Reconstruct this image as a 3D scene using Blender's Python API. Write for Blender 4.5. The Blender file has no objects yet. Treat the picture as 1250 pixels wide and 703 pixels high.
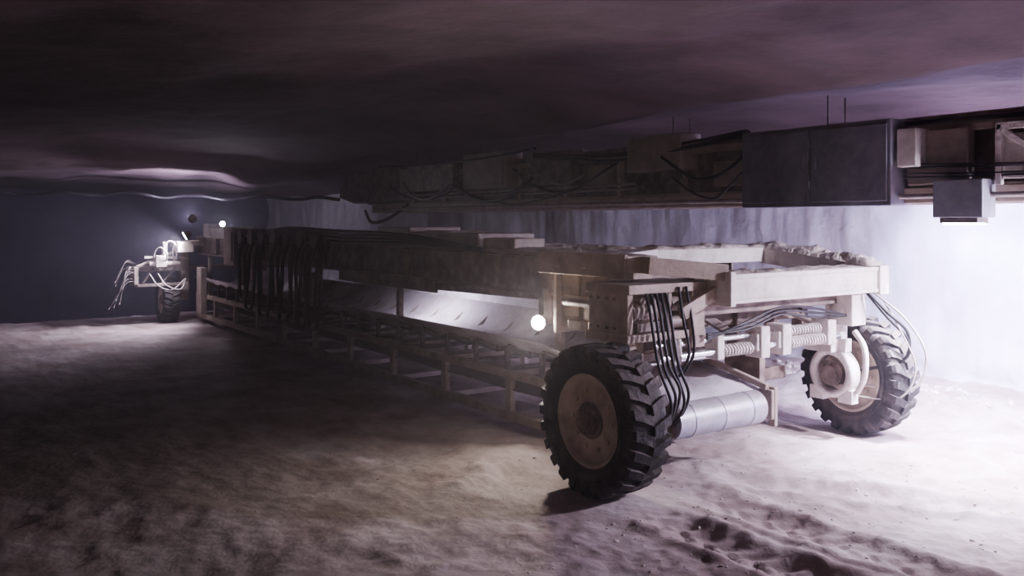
import bpy, math, random
from mathutils import Vector, Matrix, noise
random.seed(7)
scene = bpy.context.scene
COL = scene.collection
try: scene.view_settings.look = 'AgX - Medium High Contrast'
except Exception as ex: print('look', ex)

# ------------------------------------------------------------------ materials
def nmat(name, c1, c2, rough=0.7, metal=0.0, scale=6.0, bump=0.15, dust=None, dust_amt=0.6, detail=8, bscale=None):
    m = bpy.data.materials.new(name); m.use_nodes = True
    nt = m.node_tree; N = nt.nodes; L = nt.links
    b = N['Principled BSDF']
    b.inputs['Roughness'].default_value = rough
    b.inputs['Metallic'].default_value = metal
    tc = N.new('ShaderNodeTexCoord')
    n = N.new('ShaderNodeTexNoise'); n.inputs['Scale'].default_value = scale; n.inputs['Detail'].default_value = detail
    n.inputs['Roughness'].default_value = 0.65
    L.new(tc.outputs['Object'], n.inputs['Vector'])
    r = N.new('ShaderNodeValToRGB')
    r.color_ramp.elements[0].position = 0.35; r.color_ramp.elements[0].color = (*c1, 1)
    r.color_ramp.elements[1].position = 0.65; r.color_ramp.elements[1].color = (*c2, 1)
    L.new(n.outputs['Fac'], r.inputs['Fac'])
    out = r.outputs['Color']
    if dust:
        g = N.new('ShaderNodeNewGeometry'); s = N.new('ShaderNodeSeparateXYZ')
        L.new(g.outputs['Normal'], s.inputs[0])
        n2 = N.new('ShaderNodeTexNoise'); n2.inputs['Scale'].default_value = 9; n2.inputs['Detail'].default_value = 6
        L.new(tc.outputs['Object'], n2.inputs['Vector'])
        a = N.new('ShaderNodeMath'); a.operation = 'MULTIPLY_ADD'
        L.new(s.outputs['Z'], a.inputs[0]); a.inputs[1].default_value = 0.55; 
        L.new(n2.outputs['Fac'], a.inputs[2])
        mr = N.new('ShaderNodeMapRange'); mr.inputs[1].default_value = 0.45; mr.inputs[2].default_value = 0.85
        mr.inputs[3].default_value = 0; mr.inputs[4].default_value = dust_amt
        L.new(a.outputs[0], mr.inputs[0])
        mx = N.new('ShaderNodeMixRGB'); L.new(mr.outputs[0], mx.inputs[0]); L.new(out, mx.inputs[1])
        mx.inputs[2].default_value = (*dust, 1); out = mx.outputs[0]
    L.new(out, b.inputs['Base Color'])
    if bump:
        n3 = N.new('ShaderNodeTexNoise'); n3.inputs['Scale'].default_value = bscale or scale*5; n3.inputs['Detail'].default_value = 8
        L.new(tc.outputs['Object'], n3.inputs['Vector'])
        bp = N.new('ShaderNodeBump'); bp.inputs['Strength'].default_value = bump; bp.inputs['Distance'].default_value = 0.05
        L.new(n3.outputs['Fac'], bp.inputs['Height']); L.new(bp.outputs[0], b.inputs['Normal'])
    return m

def emat(name, col, st):
    m = bpy.data.materials.new(name); m.use_nodes = True
    b = m.node_tree.nodes['Principled BSDF']
    b.inputs['Base Color'].default_value = (*col, 1)
    b.inputs['Emission Color'].default_value = (*col, 1)
    b.inputs['Emission Strength'].default_value = st
    return m

SALT = (0.60, 0.51, 0.45)
M_floor = nmat('salt_floor', (0.34, 0.255, 0.23), (0.60, 0.52, 0.50), 0.9, 0, 1.4, 0.3, detail=10, bscale=11)
M_ceil = nmat('rock_ceiling', (0.055, 0.036, 0.040), (0.15, 0.105, 0.115), 0.85, 0, 0.55, 0.5, detail=10, bscale=4)
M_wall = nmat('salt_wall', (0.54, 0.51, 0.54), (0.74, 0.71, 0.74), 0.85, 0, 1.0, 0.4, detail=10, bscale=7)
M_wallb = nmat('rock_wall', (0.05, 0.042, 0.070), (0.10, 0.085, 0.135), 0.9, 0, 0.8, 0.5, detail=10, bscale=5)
M_cream = nmat('dusty_cream_paint', (0.30, 0.245, 0.20), (0.46, 0.39, 0.33), 0.65, 0.05, 4, 0.15, SALT, 0.7)
M_white = nmat('salt_white_paint', (0.50, 0.45, 0.41), (0.78, 0.735, 0.70), 0.6, 0.0, 5, 0.2, (0.75, 0.70, 0.66), 0.6)
M_steel = nmat('dirty_steel', (0.12, 0.092, 0.08), (0.24, 0.195, 0.165), 0.6, 0.15, 4, 0.12, SALT, 0.55)
M_dark = nmat('dark_steel', (0.045, 0.036, 0.034), (0.12, 0.098, 0.09), 0.6, 0.15, 5, 0.2, SALT, 0.35)
M_cab = nmat('grey_cabinet_paint', (0.14, 0.14, 0.17), (0.26, 0.255, 0.30), 0.5, 0.1, 2.5, 0.08, SALT, 0.25)
M_pale = nmat('pale_cabinet_paint', (0.25, 0.205, 0.175), (0.38, 0.325, 0.285), 0.6, 0.1, 3, 0.1, SALT, 0.5)
M_chrome = nmat('chrome_rod', (0.55, 0.55, 0.58), (0.75, 0.75, 0.78), 0.25, 0.9, 8, 0.05)
M_rubber = nmat('tyre_rubber', (0.008, 0.007, 0.008), (0.032, 0.028, 0.028), 0.75, 0, 7, 0.3, SALT, 0.18)
M_hose = nmat('hose_rubber', (0.008, 0.007, 0.008), (0.020, 0.018, 0.02), 0.45, 0, 8, 0.05)
M_hosew = nmat('pale_hose', (0.25, 0.22, 0.20), (0.42, 0.38, 0.36), 0.5, 0, 8, 0.05)
M_rim = nmat('rim_paint', (0.32, 0.25, 0.19), (0.54, 0.455, 0.38), 0.6, 0.05, 5, 0.15, SALT, 0.4)
M_belt = nmat('salted_belt', (0.50, 0.44, 0.48), (0.78, 0.74, 0.78), 0.8, 0, 2.5, 0.3)
M_drum = nmat('drum_steel', (0.36, 0.37, 0.44), (0.52, 0.53, 0.62), 0.45, 0.3, 5, 0.1, SALT, 0.4)
M_salt = nmat('salt_crust', (0.48, 0.405, 0.35), (0.78, 0.715, 0.66), 0.9, 0, 8, 0.6, bscale=25)
M_lens = emat('lamp_lens', (0.85, 0.86, 1.0), 90)
M_head = emat('headlight_lens', (1.0, 0.93, 0.88), 900)

# ------------------------------------------------------------------ mesh builder
class MB:
    def __init__(s): s.v = []; s.f = []; s.sm = []
    def add(s, vs, fs, smooth=False):
        o = len(s.v); s.v += [tuple(p) for p in vs]
        s.f += [tuple(i+o for i in f) for f in fs]; s.sm += [smooth]*len(fs)
    def box(s, x0, x1, y0, y1, z0, z1):
        vs = [(x, y, z) for x in (x0, x1) for y in (y0, y1) for z in (z0, z1)]
        s.add(vs, [(0,1,3,2),(4,6,7,5),(0,4,5,1),(2,3,7,6),(0,2,6,4),(1,5,7,3)])
    def beam(s, a, b, w, h, up=(0,0,1)):
        a = Vector(a); b = Vector(b); d = (b-a).normalized(); up = Vector(up)
        if abs(d.dot(up)) > 0.95: up = Vector((1,0,0))
        sd = d.cross(up).normalized(); u = sd.cross(d).normalized()
        vs = [p + sd*(i*w/2) + u*(j*h/2) for p in (a, b) for i in (-1,1) for j in (-1,1)]
        s.add(vs, [(0,1,3,2),(4,6,7,5),(0,4,5,1),(2,3,7,6),(0,2,6,4),(1,5,7,3)])
    def ibeam(s, a, b, w, h, t=0.03):
        a = Vector(a); b = Vector(b); z = Vector((0,0,h/2 - t/2))
        s.beam(a+z, b+z, w, t); s.beam(a-z, b-z, w, t); s.beam(a, b, t, h-2*t)
    def cyl(s, a, b, r, n=20, r2=None, cap=True):
        a = Vector(a); b = Vector(b); d = (b-a).normalized(); r2 = r if r2 is None else r2
        up = Vector((0,0,1)) if abs(d.z) < 0.9 else Vector((1,0,0))
        sd = d.cross(up).normalized(); u = sd.cross(d)
        vs = []
        for p, rr in ((a, r), (b, r2)):
            for i in range(n):
                t = 2*math.pi*i/n; vs.append(p + sd*math.cos(t)*rr + u*math.sin(t)*rr)
        s.add(vs, [(i, (i+1)%n, n+(i+1)%n, n+i) for i in range(n)], True)
        if cap:
            s.add(vs[:n], [tuple(reversed(range(n)))]); s.add(vs[n:], [tuple(range(n))])
    def tube(s, pts, r, n=8, sub=8):
        P = [Vector(p) for p in pts]
        if sub > 1 and len(P) > 2:
            Q = []
            E = [P[0]*2-P[1]] + P + [P[-1]*2-P[-2]]
            for i in range(1, len(E)-2):
                p0, p1, p2, p3 = E[i-1:i+3]
                for k in range(sub):
                    t = k/sub
                    Q.append(0.5*((2*p1)+(p2-p0)*t+(2*p0-5*p1+4*p2-p3)*t*t+(3*p1-p0-3*p2+p3)*t**3))
            Q.append(P[-1]); P = Q
        vs = []; prev = None
        for i, p in enumerate(P):
            d = (P[min(i+1, len(P)-1)] - P[max(i-1, 0)]).normalized()
            if prev is None:
                up = Vector((0,0,1)) if abs(d.z) < 0.9 else Vector((1,0,0))
                sd = d.cross(up).normalized()
            else:
                sd = (prev - d*prev.dot(d)).normalized()
            prev = sd; u = sd.cross(d)
            for k in range(n):
                t = 2*math.pi*k/n; vs.append(p + sd*math.cos(t)*r + u*math.sin(t)*r)
        fs = []
        for i in range(len(P)-1):
            for k in range(n):
                fs.append((i*n+k, i*n+(k+1)%n, (i+1)*n+(k+1)%n, (i+1)*n+k))
        fs.append(tuple(range(n))); fs.append(tuple(reversed(range((len(P)-1)*n, len(P)*n))))
        s.add(vs, fs, True)
    def lathe(s, prof, c, n=64, ax='X', closed=False):
        vs = []; m = len(prof)
        for i in range(n):
            t = 2*math.pi*i/n
            for a, r in prof:
                if ax == 'X': vs.append((c[0]+a, c[1]+r*math.cos(t), c[2]+r*math.sin(t)))
                else: vs.append((c[0]+r*math.cos(t), c[1]+a, c[2]+r*math.sin(t)))
        fs = []
        for i in range(n):
            j = (i+1) % n
            for k in range(m-1 if not closed else m):
                l = (k+1) % m
                fs.append((i*m+k, j*m+k, j*m+l, i*m+l))
        s.add(vs, fs, True)
    def obj(s, name, mat, parent=None, bevel=0.0, loc=None, rotz=0):
        me = bpy.data.meshes.new(name); me.from_pydata(s.v, [], s.f)
        me.polygons.foreach_set('use_smooth', s.sm); me.update()
        me.materials.append(mat)
        ob = bpy.data.objects.new(name, me); COL.objects.link(ob)
        if parent: ob.parent = parent
        if loc: ob.location = loc
        ob.rotation_euler[2] = rotz
        if bevel:
            b = ob.modifiers.new('bevel', 'BEVEL'); b.width = bevel; b.segments = 2; b.limit_method = 'ANGLE'; b.angle_limit = math.radians(50)
        return ob

def empty(name):
    e = bpy.data.objects.new(name, None); COL.objects.link(e); e.empty_display_size = 0.3; return e

def fbm(x, y, z=0.0, o=4):
    return noise.fractal(Vector((x, y, z)), 1.0, 2.0, o)

# ------------------------------------------------------------------ room
def floor_h(x, y):
    h = 0.05*fbm(x*0.5, y*0.5, 3) + 0.025*fbm(x*2.0, y*2.0, 7)
    h += 0.012*fbm(x*7, y*7, 1, 3)
    if y < -0.2:
        h += 0.012*min(1, -0.2-y)*fbm(x*4.5, y*4.5, 21, 4)
        dz = 0.0
        for n_, (tx, sl, amp) in enumerate(((0.02, 0.0, 1.0), (0.52, 0.04, .8), (3.25, 0.0, 0.7), (1.12, .66, 0.9), (2.1, .95, .8))):
            cx = tx + sl*(-0.6-y) + 0.05*math.sin(y*1.3+tx*3)
            nrm = math.sqrt(1+sl*sl)
            d = abs(x-cx)/nrm; k = min(1, (-0.2-y)/0.6)*amp
            if d < 0.36:
                rut = -0.040*math.exp(-(d/0.13)**4)
                ber = 0.032*math.exp(-((d-0.22)/0.06)**2)*(0.95+0.4*fbm(x*3, y*3, 5))
                lug = 0.013*math.exp(-(d/0.11)**4)*math.sin((y*nrm + (0.08 if x > cx else 0.0) + d*0.8)*2*math.pi/0.20)
                q = k*(rut+ber+lug)
                if abs(q) > abs(dz): dz = q
        h += dz
    d = (x+0.35)*0.83+(y-0.95)*0.55; e = (x+0.35)*-0.55+(y-0.95)*0.83
    h += 0.05*math.exp(-(e/0.14)**2-(d/0.7)**2)*(1+fbm(x*5, y*5, 2))
    h += 0.10*math.exp(-((x-4.9)/0.55)**2)*(1+1.2*fbm(x*1.5, y*1.5, 9))
    if x > 4.9: h += 0.18*min(1, (x-4.9)/0.9)
    for wx, wy in ((0, 0), (3.2, 0), (0, 13.1), (3.0, 13.1)):
        d = math.hypot(x-wx, y-wy); k = min(1, max(0, (d-0.33)/0.5)); h *= k
    if y > 14.2:
        t = min(1, (y-14.2)/6); h -= 1.1*t*t*(3-2*t)
    return h

def grid(name, xs, ys, fn, mat, smooth=True):
    vs = [fn(x, y) for y in ys for x in xs]; nx = len(xs)
    fs = [(j*nx+i, j*nx+i+1, (j+1)*nx+i+1, (j+1)*nx+i) for j in range(len(ys)-1) for i in range(nx-1)]
    me = bpy.data.meshes.new(name); me.from_pydata(vs, [], fs); me.update()
    me.polygons.foreach_set('use_smooth', [smooth]*len(fs)); me.materials.append(mat)
    ob = bpy.data.objects.new(name, me); COL.objects.link(ob); return ob

def frange(a, b, s):
    n = max(1, int(round((b-a)/s))); return [a+(b-a)*i/n for i in range(n+1)]

xs = frange(-9, -4.0, 0.3)[:-1] + frange(-4.0, -1.0, 0.04)[:-1] + frange(-1.0, 4.2, 0.022)[:-1] + frange(4.2, 6.4, 0.05)
ys = frange(-10, -3.2, 0.3)[:-1] + frange(-3.2, 0.2, 0.022)[:-1] + frange(.2, 2.2, .05)[:-1] + frange(2.2, 8, 0.10)[:-1] + frange(8, 25, 0.25)
floor = grid('floor', xs, ys, lambda x, y: (x, y, floor_h(x, y)), M_floor)

def ceil_h(x, y):
    h = 3.32 + 0.13*fbm(x*0.35, y*0.22, 11) + 0.03*fbm(x*1.6, y*1.0, 5)
    h -= 0.13*max(0, min(1, (x-4.2)/1.4))
    h -= 0.16*math.exp(-((x-2.2-0.3*math.sin(y*0.4))/0.6)**2)
    t = max(0, min(1, (y-8)/8.0)); h -= 0.40*t*t*(3-2*t)
    return h
ceiling = grid('ceiling', frange(-9, 6.4, 0.12), frange(-10, 25, 0.15), lambda x, y: (x, y, ceil_h(x, y)), M_ceil)

def wall_r(y, z):
    x = 5.85 + 0.10*fbm(y*0.5, z*0.6, 2) + 0.03*fbm(y*2, z*1.2, 8)
    x += 0.014*fbm(y*7.5, z*0.35, 4, 3)
    if z < 0.9: x -= 0.35*(0.9-z)*(0.9-z)*(1+0.9*fbm(y*1.8, z*3, 6)) 
    if z > 2.6: x -= 0.14*(z-2.6)*(1+fbm(y*2.2, z*5, 1))
    return (x, y, z)
wall_right = grid('wall_right', frange(-10, 25, 0.06), frange(-1.3, 3.6, 0.09), wall_r, M_wall)
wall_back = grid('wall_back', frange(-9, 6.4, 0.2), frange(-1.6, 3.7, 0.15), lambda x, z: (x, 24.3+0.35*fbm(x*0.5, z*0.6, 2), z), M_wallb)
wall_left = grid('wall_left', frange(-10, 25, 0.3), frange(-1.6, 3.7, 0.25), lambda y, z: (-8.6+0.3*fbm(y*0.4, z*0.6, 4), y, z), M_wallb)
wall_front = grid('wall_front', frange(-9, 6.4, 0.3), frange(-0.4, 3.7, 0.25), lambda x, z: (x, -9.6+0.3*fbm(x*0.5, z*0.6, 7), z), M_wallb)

def chunk(mb, x, y, z, r):
    ph = (1+5**0.5)/2
    base = [(-1,ph,0),(1,ph,0),(-1,-ph,0),(1,-ph,0),(0,-1,ph),(0,1,ph),(0,-1,-ph),(0,1,-ph),(ph,0,-1),(ph,0,1),(-ph,0,-1),(-ph,0,1)]
    fs = [(0,11,5),(0,5,1),(0,1,7),(0,7,10),(0,10,11),(1,5,9),(5,11,4),(11,10,2),(10,7,6),(7,1,8),(3,9,4),(3,4,2),(3,2,6),(3,6,8),(3,8,9),(4,9,5),(2,4,11),(6,2,10),(8,6,7),(9,8,1)]
    R = Matrix.Rotation(random.random()*6.28, 3, Vector((random.random(), random.random(), random.random()+0.1)).normalized())
    sx, sy, sz = random.uniform(.7,1.3), random.uniform(.7,1.3), random.uniform(.5,.9)
    vs = []
    for b in base:
        p = R @ Vector(b) * (r/1.9*random.uniform(.75, 1.2)); vs.append((x+p.x*sx, y+p.y*sy, z+p.z*sz))
    mb.add(vs, fs)
mb = MB()
for i in range(1500):
    q = random.random()
    if q < 0.5: x = random.uniform(-3.5, 5.0); y = random.uniform(-3.3, -0.6)
    elif q < 0.75: x = random.uniform(3.6, 5.2); y = random.uniform(-3, 3)
    elif q < 0.9: x = random.uniform(-0.6, 2.6); y = random.uniform(-1.6, 1.0)
    else: x = random.uniform(-3, 0.3); y = random.uniform(0, 9)
    r = random.choice((0.006, 0.006, 0.008, 0.010, 0.010, 0.014))*random.uniform(.8, 1.3)
    if x > 4.6: r *= 1.8
    if math.hypot(x, y) < 0.55 or math.hypot(x-3.2, y) < 0.55: continue
    chunk(mb, x, y, floor_h(x, y)-r*0.15, r)
for i in range(160):
    y = random.uniform(-4, 10); x = random.uniform(4.8, 5.25); r = random.uniform(.03, .07)
    chunk(mb, x, y, floor_h(x, y)-r*0.1, r)
mb.obj('salt_rubble', M_salt)

# ------------------------------------------------------------------ wheel
def wheel(parent, name, cx, cy, R, W, side=-1, rotz=0.0):
    k = R/0.55; w = W/2
    tb = MB()
    prof = [(-w*.72, .325*k), (-w*.86, .35*k), (-w*1.0, .40*k), (-w*1.0, .455*k), (-w*.93, .50*k), (-w*.7, .517*k), (0, .523*k),
            (w*.7, .517*k), (w*.93, .50*k), (w*1.0, .455*k), (w*1.0, .40*k), (w*.86, .35*k), (w*.72, .325*k)]
    tb.lathe(prof, (0,0,0), 72)
    n = 24
    for i in range(n):
        for sd in (-1, 1):
            t0 = 2*math.pi*(i + (0.5 if sd > 0 else 0))/n; hw = math.pi/n*0.56
            def P(a, r, t): return (a*sd, r*math.cos(t), r*math.sin(t))
            sk = math.pi/n*0.9
            rt, rb = .552*k, .505*k
            st = [(0.02*w, rb, rt, sk), (w*.55, rb, rt, 0.35*sk), (w*.93, rb-.02*k, rt-.006*k, 0), (w*1.035, .455*k, .515*k, 0), (w*1.02, .43*k, .45*k, 0)]
            vs = []
            for a, b_, t_, s_ in st:
                vs += [P(a, b_, t0-hw+s_), P(a, b_, t0+hw+s_), P(a, t_, t0+hw*.85+s_), P(a, t_, t0-hw*.85+s_)]
            fs = [(0,1,2,3)]
            for j in range(len(st)-1):
                o = j*4
                for q in range(4): fs.append((o+q, o+(q+1)%4, o+4+(q+1)%4, o+4+q))
            o = (len(st)-1)*4; fs.append((o+3, o+2, o+1, o))
            tb.add(vs, fs)
    for rr in (.37, .42):
        for sd in (-1, 1):
            tb.lathe([(sd*(w*.93 if rr < .4 else w*1.0)-.004, (rr-.006)*k), (sd*(w*.93 if rr < .4 else w*1.0)+sd*.012, rr*k), (sd*(w*.93 if rr < .4 else w*1.0)-.004, (rr+.006)*k)], (0,0,0), 72)
    to = tb.obj(name+'_tyre', M_rubber, parent, loc=(cx, cy, R), rotz=rotz)
    rb = MB()
    for s_ in (-1, 1):
        q = s_
        pr = [(q*w*.74, .35*k), (q*w*.82, .34*k), (q*w*.80, .315*k), (q*w*.62, .305*k), (q*w*.54, .28*k), (q*w*.50, .17*k), (q*w*.62, .13*k), (q*w*.66, .12*k)]
        if q != side: pr = [(q*w*.74, .35*k), (q*w*.82, .34*k), (q*w*.80, .315*k), (q*w*.2, .28*k), (-q*w*.1, .26*k), (-q*w*.1, .12*k)]
        rb.lathe(pr, (0,0,0), 56)
    for i in range(10):
        t = 2*math.pi*i/10
        y, z = .215*k*math.cos(t), .215*k*math.sin(t)
        rb.cyl((side*w*.48, y, z), (side*w*.60, y, z), .017*k, 6)
    rb.obj(name+'_rim', M_rim, parent, loc=(cx, cy, R), rotz=rotz)
    hb = MB()
    hb.cyl((-w*.3, 0, 0), (side*w*.92, 0, 0), .105*k, 28)
    hb.cyl((side*w*.9, 0, 0), (side*w*1.02, 0, 0), .055*k, 20)
    hb.cyl((side*w*.5, 0, 0), (side*w*.68, 0, 0), .135*k, 28)
    for i in range(12):
        t = 2*math.pi*i/12; y, z = .083*k*math.cos(t), .083*k*math.sin(t)
        hb.cyl((side*w*.9, y, z), (side*w*.98, y, z), .011*k, 6)
    hb.obj(name+'_hub', M_steel, parent, loc=(cx, cy, R), rotz=rotz)

# ------------------------------------------------------------------ mobile conveyor bridge
MC = empty('mobile_conveyor_bridge')
wheel(MC, 'front_near_wheel', 0.0, 0.0, 0.55, 0.36, -1, 0.0)
wheel(MC, 'front_far_wheel', 3.2, 0.0, 0.55, 0.34, -1, math.radians(-5))
wheel(MC, 'rear_near_wheel', 0.0, 13.1, 0.44, 0.30, -1, 0.0)
wheel(MC, 'rear_far_wheel', 3.0, 13.1, 0.44, 0.30, -1, 0.0)

f = MB()
f.box(.28, .62, .05, 1.15, 1.60, 1.73)
f.box(.27, .30, .05, 1.15, 1.56, 1.745)
for y in (.15, .5, .85): f.box(.262, .272, y, y+.07, 1.62, 1.69)
f.beam((.44, .05, 1.665), (1.06, -.18, 1.60), .30, .13)
f.box(.40, .60, .36, .98, 1.10, 1.60)
f.box(.36, .40, .42, .64, 1.16, 1.52); f.box(.37, .40, .72, .92, 1.2, 1.56)
f.box(.34, .60, .30, .36, 1.05, 1.60); f.box(.34, .60, .98, 1.02, 1.05, 1.60)
f.box(.12, .95, -.16, .34, 1.46, 1.53)
f.box(.12, .95, -.14, .34, 1.10, 1.16)
f.box(.14, .20, -.12, .32, 1.16, 1.46); f.box(.78, .92, -.16, .32, 1.02, 1.46)
f.box(.55, .60, -.12, .2, 1.16, 1.46)
f.box(.20, .86, .04, .10, 1.16, 1.46)
f.box(.20, .42, .0, .26, .62, 1.12)
f.box(.14, .30, -.05, .10, .45, .75)
f.beam((.62, -.20, 1.30), (1.04, -.20, 1.46), .06, .10)
f.box(.55, .62, .34, 1.1, 1.38, 1.44)
f.box(.70, 1.0, .5, .62, 1.0, 1.6)
f.obj('front_near_frame', M_cream, MC, 0.012)
f = MB()
f.cyl((.22, -.03, 1.31), (.54, -.03, 1.31), .085, 20); f.cyl((.62, -.05, 1.36), (.78, -.05, 1.36), .06, 20)
f.cyl((.62, -.06, 1.22), (.78, -.06, 1.22), .05, 20)
f.box(.24, .50, -.12, -.02, 1.17, 1.24); f.cyl((.3, -.12, 1.4), (.3, .04, 1.4), .03, 12); f.cyl((.42, -.12, 1.4), (.42, .04, 1.4), .03, 12)
f.cyl((.34, .5, 1.34), (.34, .86, 1.34), .045, 14); f.box(.32, .40, .55, .8, 1.10, 1.18)
for z in (1.2, 1.42):
    for y in (.02, .1, .2, .28): f.cyl((.13, y, z), (.145, y, z), .014, 6)
f.obj('hydraulic_valves', M_steel, MC, 0.006)
f = MB()
f.box(1.0, 3.05, -.34, -.02, 1.37, 1.58)
f.box(.98, 1.04, -.37, .01, 1.34, 1.61); 
f.box(2.98, 3.12, -.37, .05, 1.34, 1.60)
f.box(1.04, 2.98, -.355, -.34, 1.55, 1.59); f.box(1.04, 2.98, -.355, -.34, 1.36, 1.39)
f.beam((3.0, -.05, 1.56), (2.95, .95, 1.68), .30, .16)
f.box(1.35, 2.95, .78, 1.02, 1.60, 1.74)
f.beam((1.35, .9, 1.70), (.62, .6, 1.68), .22, .10)
f.box(2.72, 2.93, -.26, .02, 1.06, 1.37)
f.box(2.70, 2.95, -.06, .22, .80, 1.10)
f.obj('front_cross_beam', M_white, MC, 0.010)
f = MB()
f.box(.95, 2.75, .22, .44, 1.10, 1.30)
f.box(.95, 2.9, -.10, .02, 1.25, 1.37)
f.box(.6, 2.75, .30, .44, .84, .92)
for x in (1.2, 1.7, 2.2, 2.6): f.box(x, x+.06, .18, .3, .84, 1.3)
f.beam((1.0, .1, 1.32), (1.5, .1, 1.06), .05, .07)
f.beam((1.9, .1, 1.34), (2.6, .1, 1.08), .04, .05)
f.box(.42, .47, -.30, .6, .40, .66)
f.box(1.9, 1.98, .1, .5, .5, .9); f.box(1.6, 2.7, .44, .5, .5, .62)
f.obj('front_inner_frame', M_steel, MC, 0.008)
f = MB()
f.box(1.50, 1.54, -.34, -.08, .40, .64); f.box(1.54, 1.58, -.34, -.28, .34, .66)
f.beam((1.5, -.3, .66), (1.5, .6, .86), .05, .05)
f.obj('drum_bracket', M_cream, MC, 0.008)

f = MB()
f.cyl((.45, -.08, 1.05), (2.72, -.08, 1.05), .026, 16); f.cyl((.45, -.12, .96), (2.72, -.12, .96), .030, 16)
f.cyl((.45, .02, .90), (1.6, .02, .90), .02, 12)
f.obj('steering_rods', M_chrome, MC)
f = MB()
for x in (1.62, 1.90):
    f.box(x-.055, x+.055, -.19, -.01, .87, 1.13)
    f.box(x-.085, x+.085, -.17, -.03, .93, 1.07)
for x in (.62, 1.1): f.box(x-.04, x+.04, -.17, -.03, .9, 1.1)
f.box(2.5, 2.62, -.17, -.03, .9, 1.12)
f.obj('rod_clamps', M_white, MC, 0.01)
f = MB()
def coil(mb, a, b, R, r, turns):
    a = Vector(a); b = Vector(b); pts = []
    n = turns*10
    for i in range(n+1):
        t = 2*math.pi*i/10; p = a.lerp(b, i/n); pts.append((p.x, p.y+R*math.cos(t), p.z+R*math.sin(t)))
    mb.tube(pts, r, 5, 1)
coil(f, (2.0, -.12, .96), (2.48, -.12, .96), .045, .010, 13); coil(f, (2.0, -.08, 1.05), (2.48, -.08, 1.05), .04, .010, 13)
coil(f, (1.15, -.12, .96), (1.5, -.12, .96), .045, .010, 10)
f.obj('rod_springs', M_white, MC)

f = MB()
f.lathe([(-.05, .23), (.06, .23), (.08, .205), (.08, .165), (-.07, .165), (-.07, .205)], (2.86, .02, .60), 40, 'X', True)
f.box(2.82, 2.92, -.12, .16, .80, .92)
f.box(2.80, 2.9, -.20, -.06, .34, .46); f.box(2.80, 2.9, .10, .24, .34, .46)
f.obj('far_knuckle', M_white, MC, 0.0)
f = MB()
f.cyl((2.80, .02, .60), (3.1, .02, .60), .12, 28); f.cyl((2.77, .02, .60), (2.80, .02, .60), .07, 20)
for i in range(8):
    t = i*math.pi/4; f.cyl((2.785, .02+.095*math.cos(t), .6+.095*math.sin(t)), (2.81, .02+.095*math.cos(t), .6+.095*math.sin(t)), .012, 6)
f.obj('far_hub_motor', M_steel, MC)
f = MB()
f.tube([(2.85, -.20, 1.0), (2.80, -.33, .86), (2.80, -.33, .62), (2.86, -.22, .45)], .026, 10)
f.obj('far_knuckle_arm', M_white, MC)

# hoses
f = MB()
for i in range(5):
    o = i*.05
    f.tube([(.28+o, -.17, 1.46), (.26+o, -.24, 1.30), (.28+o, -.30, .95), (.38+o*.9, -.33, .66+.04*(i % 3)), (.33+o*.5, -.30, .5), (.44+o*.3, -.1, .55)], .012, 8)
for i in range(2):
    f.tube([(.62+i*.08, -.17, 1.5), (.60+i*.09, -.24, 1.25), (.66+i*.05, -.24, 1.0), (.7+i*.04, -.1, .8)], .011, 8)
for i in range(3):
    f.tube([(.9, -.2, 1.12-.02*i), (1.3, -.26, 1.14+.03*i), (1.8, -.2, 1.22+.03*i), (2.3, -.15, 1.16+.04*i), (2.75, -.2, 1.15)], .010, 8)
for i in range(2):
    f.tube([(2.85, -.30, 1.38), (2.95, -.44, 1.2-.04*i), (3.10, -.56, 1.0-.06*i), (3.12, -.5, .75), (2.95, -.15, .62)], .014, 8)
f.obj('front_hoses', M_hose, MC)
f = MB()
f.tube([(2.92, -.36, 1.35), (3.08, -.56, 1.12), (3.22, -.66, .8), (3.18, -.56, .5), (2.98, -.2, .5)], .010, 8)
f.tube([(2.98, -.36, 1.35), (3.03, -.52, 1.05), (3.12, -.62, .7), (3.06, -.5, .42), (2.9, -.1, .4)], .008, 8)
f.obj('pale_hoses', M_hosew, MC)

f = MB()
f.cyl((.46, -.22, .50), (1.44, -.22, .50), .135, 40)
f.cyl((.36, -.22, .50), (1.52, -.22, .50), .04, 16)
for x in (.62, .95, 1.28): f.cyl((x, -.22, .50), (x+.012, -.22, .50), .139, 40)
f.obj('tail_drum', M_drum, MC)
vs = []; fs = []
YY = [-.22, .1, .4, .8, 1.4] + frange(2.0, 13, .5)
XX = [(.5, .16), (.68, .03), (.8, 0), (1.2, 0), (1.35, .06), (1.56, .28)]
for y in YY:
    t = min(1, max(0, (y+.22)/1.6)); tr = t
    for x, dz in XX: vs.append((x, y, .64+.10*t+dz*tr+.012*fbm(x*4, y*2)))
for j in range(len(YY)-1):
    for i in range(5): fs.append((j*6+i, j*6+i+1, (j+1)*6+i+1, (j+1)*6+i))
f = MB(); f.add(vs, fs, True); f.obj('conveyor_belt', M_belt, MC).modifiers.new('s', 'SOLIDIFY').thickness = 0.015
f = MB(); f.box(.55, 1.5, .1, 12.8, .38, .395); f.obj('return_belt', M_dark, MC)
f = MB(); f.box(1.64, 1.655, 1.6, 7.6, .62, 1.28); f.obj('belt_side_sheet', M_belt, MC)

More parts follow.
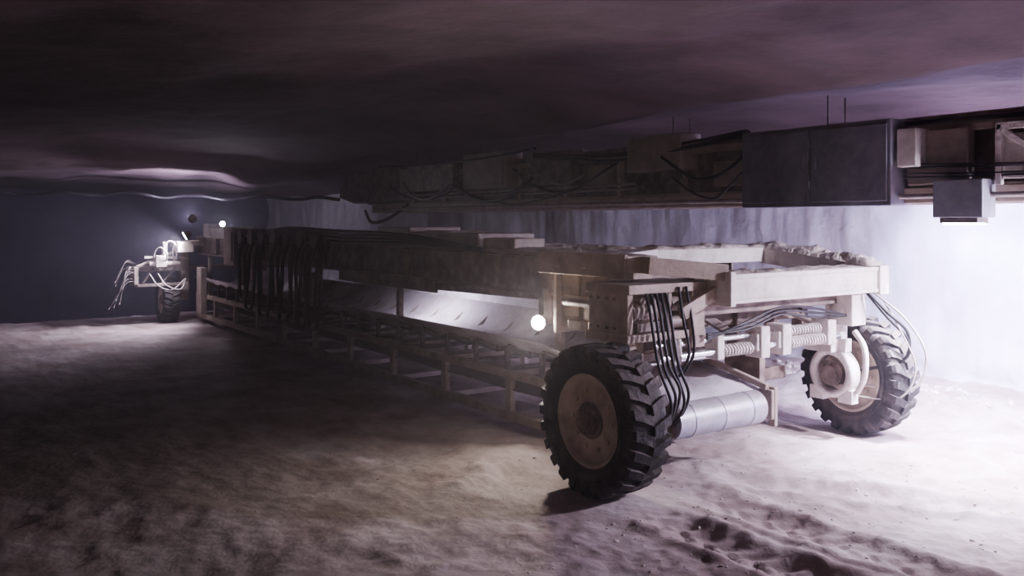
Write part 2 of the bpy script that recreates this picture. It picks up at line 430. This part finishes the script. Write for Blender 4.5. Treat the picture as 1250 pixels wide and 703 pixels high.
f = MB()
for x in (.55, 1.6):
    f.beam((x, .55, .14), (x, 13.0, .14), .07, .09)
    f.beam((x, .55, .53), (x, 13.0, .53), .06, .08)
    y = .75
    while y < 13:
        f.box(x-.03, x+.03, y-.045, y+.045, .14, .53); y += 1.22
for i in range(11):
    y = .75+1.22*i; f.box(.55, 1.6, y-.03, y+.03, .10, .16); f.box(.55, 1.6, y-.03, y+.03, .5, .56)
f.obj('conveyor_ladder_frame', M_cream, MC, 0.006)
f = MB()
for i in range(22):
    y = .9+.56*i
    f.cyl((.80, y, .69), (1.22, y, .69), .04, 12); f.cyl((.56, y, .78), (.78, y, .70), .035, 12); f.cyl((1.24, y, .70), (1.54, y, .92), .035, 12)
    f.box(.53, .57, y-.02, y+.02, .5, .8); f.box(1.56, 1.60, y-.02, y+.02, .5, .94)
    f.box(.55, 1.6, y-.02, y+.02, .56, .60)
f.obj('belt_idlers', M_dark, MC)

f = MB()
f.ibeam((.60, 1.1, 1.52), (.60, 12.9, 1.52), .20, .36)
f.ibeam((2.6, 1.0, 1.52), (2.6, 12.9, 1.52), .20, .36)
y = 1.6
while y < 12.9:
    f.beam((.6, y, 1.5), (2.6, y, 1.5), .12, .2)
    f.box(.51, .69, y-.015, y+.015, 1.36, 1.68); y += 1.25
f.obj('main_girders', M_steel, MC, 0.008)
f = MB()
f.box(.50, .52, 3.3, 5.9, 1.22, 1.34); 
f.box(.72, 2.48, 1.3, 9.2, 1.66, 1.70); f.box(.46, .52, 1.15, 3.2, 1.36, 1.68)
f.beam((.56, 1.1, 1.33), (.56, 5.5, 1.25), .06, .08)
f.obj('deck_plate', M_steel, MC, 0.006)
f = MB()
f.box(1.1, 1.9, 3.4, 5.0, 1.70, 1.86); f.box(1.3, 2.1, 5.4, 6.4, 1.70, 1.92); f.box(.9, 1.3, 2.4, 3.0, 1.7, 1.82)
f.obj('deck_housings', M_pale, MC, 0.02)
f = MB(); f.box(.42, .80, 10.2, 10.8, 1.22, 1.90); f.box(.40, .42, 10.27, 10.73, 1.3, 1.82)
f.obj('valve_cabinet', M_pale, MC, 0.015)
f = MB()
for i in range(7):
    y = 6.6+.55*i; f.cyl((.42, y, 1.74), (.78, y, 1.74), .13, 18); f.box(.45, .75, y-.16, y+.16, 1.62, 1.72)
f.obj('hose_reels', M_dark, MC)
f = MB()
for y in (1.3, 4.4, 7.4, 10.4, 12.4):
    f.box(1.66, 1.76, y-.05, y+.05, .1, 1.42); f.box(.60, .66, y-.04, y+.04, .56, 1.36)
f.obj('support_posts', M_steel, MC, 0.006)

f = MB()
random.seed(3)
for y, zb, w in ((6.45, .52, .24), (6.62, .60, .20), (6.9, .50, .26), (7.25, .58, .22), (7.7, .50, .28), (7.85, .62, .22), (8.4, .5, .3), (8.6, .6, .25), (9.2, .55, .25), (9.5, .7, .25)):
    x = .42+random.uniform(-.06, .04)
    f.tube([(x+.1, y-w, 1.74), (x, y-w*1.05, 1.45), (x-.02, y-w, (1.4+zb)/2), (x-.03, y-w*.6, zb+.05), (x-.03, y, zb), (x-.03, y+w*.6, zb+.05), (x, y+w, (1.4+zb)/2), (x, y+w*1.05, 1.45), (x+.1, y+w, 1.74)], .028, 8, 6)
for i in range(4):
    f.tube([(.5, 2.4, 1.72), (.48, 4, 1.75+.03*i), (.5, 6, 1.72+.05*i), (.5, 8, 1.80+.03*i), (.5, 10.2, 1.72)], .022, 8)
f.obj('hanging_hoses', M_hose, MC)

# rear end assembly
f = MB()
f.box(-.75, 3.2, 12.95, 13.15, 1.02, 1.12); f.box(-.7, .3, 12.7, 12.78, .74, .80); f.box(-.7, -.62, 12.7, 13.1, .74, 1.12)
f.box(.2, .36, 12.9, 13.2, .44, 1.4); f.box(2.6, 2.8, 12.9, 13.2, .44, 1.4)
f.box(.40, .52, 12.2, 12.5, .2, 1.1); f.box(.0, .6, 12.6, 12.9, 1.5, 1.62); f.box(-.2, -.12, 12.6, 12.7, 1.1, 1.6)
f.beam((-.7, 12.8, 1.1), (.2, 12.8, 1.45), .05, .05); f.beam((-.5, 12.8, 1.30), (.3, 12.7, 1.28), .05, .05)
f.beam((-.55, 12.75, .78), (-.2, 12.75, 1.3), .035, .035); f.beam((-.2, 12.75, .78), (.15, 12.75, 1.2), .035, .035)
f.box(.0, .3, 12.3, 12.7, 1.4, 1.6); f.cyl((-.45, 12.6, 1.18), (.1, 12.6, 1.18), .05, 12); f.box(-.35, -.15, 12.5, 12.7, 1.12, 1.34)
f.obj('rear_frame', M_pale, MC, 0.01)
f = MB(); f.box(.38, .66, 11.5, 11.9, 1.70, 1.88); f.box(.5, .8, 12.0, 12.4, 1.70, 1.95)
f.obj('rear_control_box', M_white, MC, 0.015)
f = MB()
for x, zt, l in ((-.30, 1.50, .25), (-.12, 1.62, .35), (.05, 1.60, .3)):
    f.tube([(x, 12.7, 1.1), (x-.08, 12.55, zt-.15), (x, 12.45, zt), (x+.12, 12.4, zt-.1), (x+.14, 12.5, zt-l)], .014, 8)
for i in range(2):
    f.tube([(-.45+.15*i, 12.6, 1.0), (-.35+.15*i, 12.3, .78), (-.1+.15*i, 12.3, .70), (.2, 12.5, .9)], .011, 8)
f.obj('rear_hoses', M_hosew, MC)
f = MB()
random.seed(11)
for i in range(9):
    x = -.66; y = 12.75; a = random.uniform(-1, 0.1)
    f.tube([(x, y, .85+.04*i), (x-.20, y+.2*a, .8+.05*i+random.uniform(-.1, .1)), (x-.28-random.uniform(0, .25), y+.4*a, .40+.06*i+random.uniform(-.2, .15))], .006, 6)
f.obj('rear_scraper_rods', M_dark, MC)

def crust(mb, a, b, w, h, seed):
    a = Vector(a); b = Vector(b); d = b-a; l = d.length; d.normalize(); sd = Vector((d.y, -d.x, 0)).normalized()
    nl = int(l/.025); nw = max(4, int(w/.025)); vs = []
    for i in range(nl+1):
        for j in range(nw+1):
            u = j/nw*2-1; e = (1-abs(u)**5)*min(1, min(i, nl-i)/4)
            p = a+d*(l*i/nl)+sd*(u*w/2)
            z = h*e*(.6+.55*fbm(p.x*4, p.y*4, seed)+.3*fbm(p.x*14, p.y*14, seed))
            vs.append((p.x, p.y, p.z+max(-.004, z)))
    mb.add(vs, [(i*(nw+1)+j, i*(nw+1)+j+1, (i+1)*(nw+1)+j+1, (i+1)*(nw+1)+j) for i in range(nl) for j in range(nw)], True)
f = MB()
crust(f, (1.02, -.18, 1.58), (3.1, -.18, 1.58), .32, .035, 1)
crust(f, (3.0, -.1, 1.63), (2.95, 1.0, 1.755), .32, .08, 2)
crust(f, (2.98, -.36, 1.6), (2.98, .12, 1.6), .28, .12, 6)
crust(f, (1.3, .9, 1.74), (2.98, .9, 1.74), .26, .05, 3)
crust(f, (.44, .06, 1.73), (.44, 1.15, 1.73), .34, .02, 4)
crust(f, (1.5, 4.2, 1.86), (1.5, 5.0, 1.86), .7, .03, 4)
crust(f, (1.6, 1.4, 1.70), (1.6, 3.3, 1.70), 1.6, .05, 5)
f.obj('salt_crust', M_salt, MC)

f = MB(); f.cyl((.44, 1.30, 1.11), (.34, 1.24, 1.11), .05, 20, .07); f.box(.42, .52, 1.26, 1.34, 1.08, 1.40); f.obj('headlight_housing', M_dark, MC)
f = MB(); f.cyl((.338, 1.239, 1.11), (.332, 1.235, 1.11), .055, 20); f.obj('headlight_lens', M_head, MC)

# ------------------------------------------------------------------ overhead conveyor
OC = empty('overhead_conveyor')
f = MB()
f.box(3.2, 3.3, -7, 10.5, 2.16, 2.30); f.box(3.9, 4.0, -7, 10.5, 2.16, 2.30)
f.box(3.25, 3.95, -7, 10.5, 2.30, 2.33)
f.box(3.25, 3.31, -7, 9.6, 2.78, 2.86)
y = -6.5
while y < 10.5:
    f.box(3.24, 3.3, y-.04, y+.04, 2.3, 2.82); f.box(3.2, 4.0, y-.05, y+.05, 2.18, 2.28); y += 1.1
f.obj('overhead_beams', M_cream, OC, 0.008)
f = MB()
f.box(3.35, 3.40, -7, 11.0, 2.33, 2.95)
f.box(3.22, 3.6, 9.4, 11.4, 2.36, 3.02)
f.box(3.12, 3.5, 7.3, 8.9, 2.52, 2.98); f.box(3.16, 3.45, 4.25, 5.2, 2.50, 2.98)
f.box(3.14, 3.4, 2.3, 2.5, 2.5, 3.0)
f.add([(3.22,11.4,2.36),(3.6,11.4,2.36),(3.22,11.4,3.02),(3.6,11.4,3.02),(3.3,12.3,2.5),(3.5,12.3,2.5),(3.3,12.2,2.72),(3.5,12.2,2.72)],
      [(0,4,6,2),(1,3,7,5),(4,5,7,6),(2,6,7,3),(0,1,5,4)])
f.obj('drive_housing', M_steel, OC, 0.015)
f = MB()
f.box(3.12, 3.42, 5.75, 7.0, 2.50, 3.06); f.box(3.10, 3.14, 5.85, 6.9, 2.56, 3.0)
f.box(3.05, 3.4, 2.15, 3.05, 2.60, 3.02)
f.box(3.18, 3.3, -1.05, -.50, 2.32, 2.80)
f.box(3.2, 3.28, 8.95, 9.35, 2.4, 2.95)
f.box(3.14, 3.24, 3.5, 3.9, 2.42, 2.72); f.box(3.15, 3.22, 1.35, 1.75, 2.38, 2.66)
f.obj('junction_boxes', M_pale, OC, 0.015)
f = MB()
for z in (2.40, 2.46): f.cyl((3.14, 3.0, z), (3.14, 9.2, z), .016, 8)
f.cyl((3.12, -6, 2.22), (3.12, 10.2, 2.22), .022, 8)
f.tube([(3.1, 9.0, 2.7), (3.05, 8.6, 2.45), (3.06, 8.0, 2.38), (3.1, 7.4, 2.6)], .02, 8)
f.tube([(3.1, 5.2, 2.9), (3.02, 4.7, 2.6), (3.04, 4.3, 2.5), (3.1, 3.9, 2.62)], .018, 8)
f.obj('overhead_conduits', M_hosew, OC)
f = MB()
f.box(2.98, 3.34, -.47, 1.20, 2.14, 2.92)
f.box(2.962, 2.98, -.44, .35, 2.18, 2.88); f.box(2.962, 2.98, .38, 1.17, 2.18, 2.88)
for z in (2.35, 2.75):
    f.cyl((2.955, .365, z-.04), (2.955, .365, z+.04), .012, 8)
f.box(2.945, 2.965, .28, .32, 2.5, 2.62); f.box(2.945, 2.965, .42, .46, 2.5, 2.62)
f.box(2.98, 3.2, -1.27, -.85, 2.03, 2.35)
f.obj('electrical_cabinet', M_cab, OC, 0.015)
f = MB(); f.box(3.02, 3.25, -.68, -.50, 2.48, 2.82); f.obj('switch_box', M_white, OC, 0.01)
f = MB()
f.beam((3.15, -1.32, 2.30), (3.15, -1.32, 2.80), .05, .05); f.beam((3.15, -1.35, 2.75), (3.15, -1.9, 2.32), .05, .05)
f.beam((3.15, -1.3, 2.78), (3.15, -4.5, 2.78), .05, .06); f.beam((3.15, -1.55, 2.30), (3.15, -1.55, 2.8), .03, .03)
f.box(3.18, 3.22, -4.5, -1.3, 2.35, 2.72)
f.obj('guard_frame', M_white, OC, 0.006)
f = MB()
random.seed(5)
def cab(y0, y1, z, sag, x=3.14, r=.018):
    n = 5; f.tube([(x+random.uniform(-.02, .02), y0+(y1-y0)*i/n, z-sag*math.sin(math.pi*i/n)+random.uniform(-.015, .015)) for i in range(n+1)], r, 8)
for i in range(4): cab(-6, -.5, 2.40+.035*i, .05, 3.12, .010)
cab(-6, -.4, 2.90, .03, 3.2, .02)
for i in range(3): cab(1.2, 5.0, 2.9+.03*i, .12, 3.08)
cab(1.1, 2.4, 2.75, .28, 3.0); cab(1.2, 2.2, 2.5, .25, 3.0, .012); cab(5.0, 7.2, 2.6, .30, 3.05, .03); cab(3.2, 5.5, 2.75, .35, 3.05)
cab(7, 9.5, 2.6, .22, 3.08, .03); cab(5, 10, 3.02, .06, 3.1); cab(4, 7, 2.45, .2, 3.1, .014)
f.tube([(3.2, 9, 2.3), (3.1, 9.6, 2.05), (3.1, 10.3, 1.98), (3.2, 10.8, 2.2)], .03, 8)
f.obj('overhead_cables', M_hose, OC)
f = MB()
y = -6
while y < 11:
    for x in (3.6, 3.9): f.cyl((x, y, 2.28), (x, y, 3.3), .008, 8)
    y += 2.2
f.obj('ceiling_hangers', M_dark, OC)

# ------------------------------------------------------------------ hanging power cable
f = MB()
pts = []
a = Vector((3.35, 12.4, 2.55)); b = Vector((-8.0, 18.5, 3.1))
for i in range(33):
    t = i/32; p = a.lerp(b, t)
    z = 2.46+.26*t + .040*math.sin(i*1.9) + .02*math.sin(i*.7)
    pts.append((p.x, p.y+.1*math.sin(i*1.7), z))
f.tube(pts, .036, 8)
f.obj('power_cable', M_hose)

# ------------------------------------------------------------------ lamps
def lamp(name, loc, aim, power, col, angle=150, size=.08, blend=.6, mesh=True, parent=None, s=1.0):
    loc = Vector(loc); d = (Vector(aim)-loc).normalized()
    e = empty(name)
    if parent: e.parent = parent
    ld = bpy.data.lights.new(name+'_bulb', 'SPOT'); ld.energy = power; ld.color = col
    ld.spot_size = math.radians(angle); ld.spot_blend = blend; ld.shadow_soft_size = size
    lo = bpy.data.objects.new(name+'_light', ld); COL.objects.link(lo); lo.parent = e
    lo.location = loc + d*.03; lo.rotation_euler = d.to_track_quat('-Z', 'Y').to_euler()
    if mesh:
        m = MB(); m.cyl(loc-d*.12*s, loc-d*.01, .05*s, 20, .085*s); m.cyl(loc-d*.01, loc, .09*s, 20)
        m.obj(name+'_housing', M_dark, e)
        m = MB(); m.cyl(loc+d*.001, loc+d*.006, .078*s, 20); m.obj(name+'_lens', M_lens, e)
    return e
BL = (0.58, 0.55, 1.0)
lamp('belt_fill_lamp', (3.15, -2.7, 2.12), (2.9, -1.25, .3), 1150, (0.84, .76, 1.0), 156, blend=.9, parent=OC)
lamp('belt_fill_lamp', (3.08, -1.06, 1.96), (3.9, -1.6, 0), 1500, (.78, .74, 1.0), 150, parent=OC, mesh=False)
m = MB(); m.box(3.0, 3.18, -1.22, -.90, 1.985, 2.03); m.obj('box_lamp_housing', M_dark, OC, .006)
m = MB(); m.box(3.01, 3.17, -1.20, -.92, 1.972, 1.985); m.obj('box_lamp_lens', M_lens, OC)
lamp('belt_fill_lamp', (4.15, .5, 2.22), (5.6, -.3, 1.0), 1150, BL, 125, parent=OC, s=.8)
lamp('belt_fill_lamp', (4.15, -2.5, 2.35), (5.4, -1.0, .4), 1900, BL, 135, parent=OC)
lamp('belt_fill_lamp', (.1, 12.2, 1.72), (-3.0, 12.6, 0), 520, (.84, .76, 1.0), 150, parent=MC)
lamp('belt_fill_lamp', (.35, 12.6, 2.05), (.2, 16.0, 2.95), 800, (.78, .70, 1.0), 140, parent=MC)
lamp('belt_fill_lamp', (.55, 11.3, 1.95), (-4, -4, 1.9), 50, (.85, .82, 1.0), 160, size=.05, parent=MC, s=.6)
lamp('belt_fill_lamp', (-.3, 11.9, 1.9), (-.1, 12.9, .8), 60, (.85, .8, 1.0), 100, mesh=False, parent=MC)
lamp('belt_fill_lamp', (.95, 4.6, 1.34), (1.64, 4.6, .85), 48, (.85, .76, 1.0), 168, size=.05, parent=MC)  # added fill behind the near girder, brightens belt and side sheet
def hl(energy, size, v, bl):
    ld = bpy.data.lights.new('headlight_bulb', 'SPOT'); ld.energy = energy; ld.color = (1, .78, .64); ld.spot_size = math.radians(size); ld.spot_blend = bl; ld.shadow_soft_size = .05
    lo = bpy.data.objects.new('headlight_light', ld); COL.objects.link(lo); lo.parent = MC; lo.location = (.30, 1.215, 1.11)
    lo.rotation_euler = Vector(v).to_track_quat('-Z', 'Y').to_euler()
hl(12, 150, (-.8, -.9, .15), .8)
hl(60, 34, (-.6, -.8, .16), 1.0)
lamp('camera_fill_light', (-4.9, -5.0, 2.0), (3.0, 4.2, 2.95), 210, (1.0, .78, .66), 44, .15, 1.0)  # warm fill added beside the camera to lift machine and overhead faces

# dusty air fills the drift
w = bpy.data.worlds.new('World'); scene.world = w; w.use_nodes = True
w.node_tree.nodes['Background'].inputs[0].default_value = (.05, .04, .07, 1); w.node_tree.nodes['Background'].inputs[1].default_value = .3
vsn = w.node_tree.nodes.new('ShaderNodeVolumeScatter'); vsn.inputs['Density'].default_value = 0.016; vsn.inputs['Anisotropy'].default_value = 0.4
vsn.inputs['Color'].default_value = (.92, .87, 1, 1)
w.node_tree.links.new(vsn.outputs[0], w.node_tree.nodes['World Output'].inputs['Volume'])

# ------------------------------------------------------------------ camera
cd = bpy.data.cameras.new('Camera'); cam = bpy.data.objects.new('Camera', cd); COL.objects.link(cam)
cd.sensor_width = 36; cd.lens = 36*1045/1250; cd.shift_y = -81.5/1250
cam.location = (-4.157, -4.781, 2.0); cam.rotation_euler = (math.radians(90), 0, math.radians(-35))
cd.clip_end = 200
scene.camera = cam
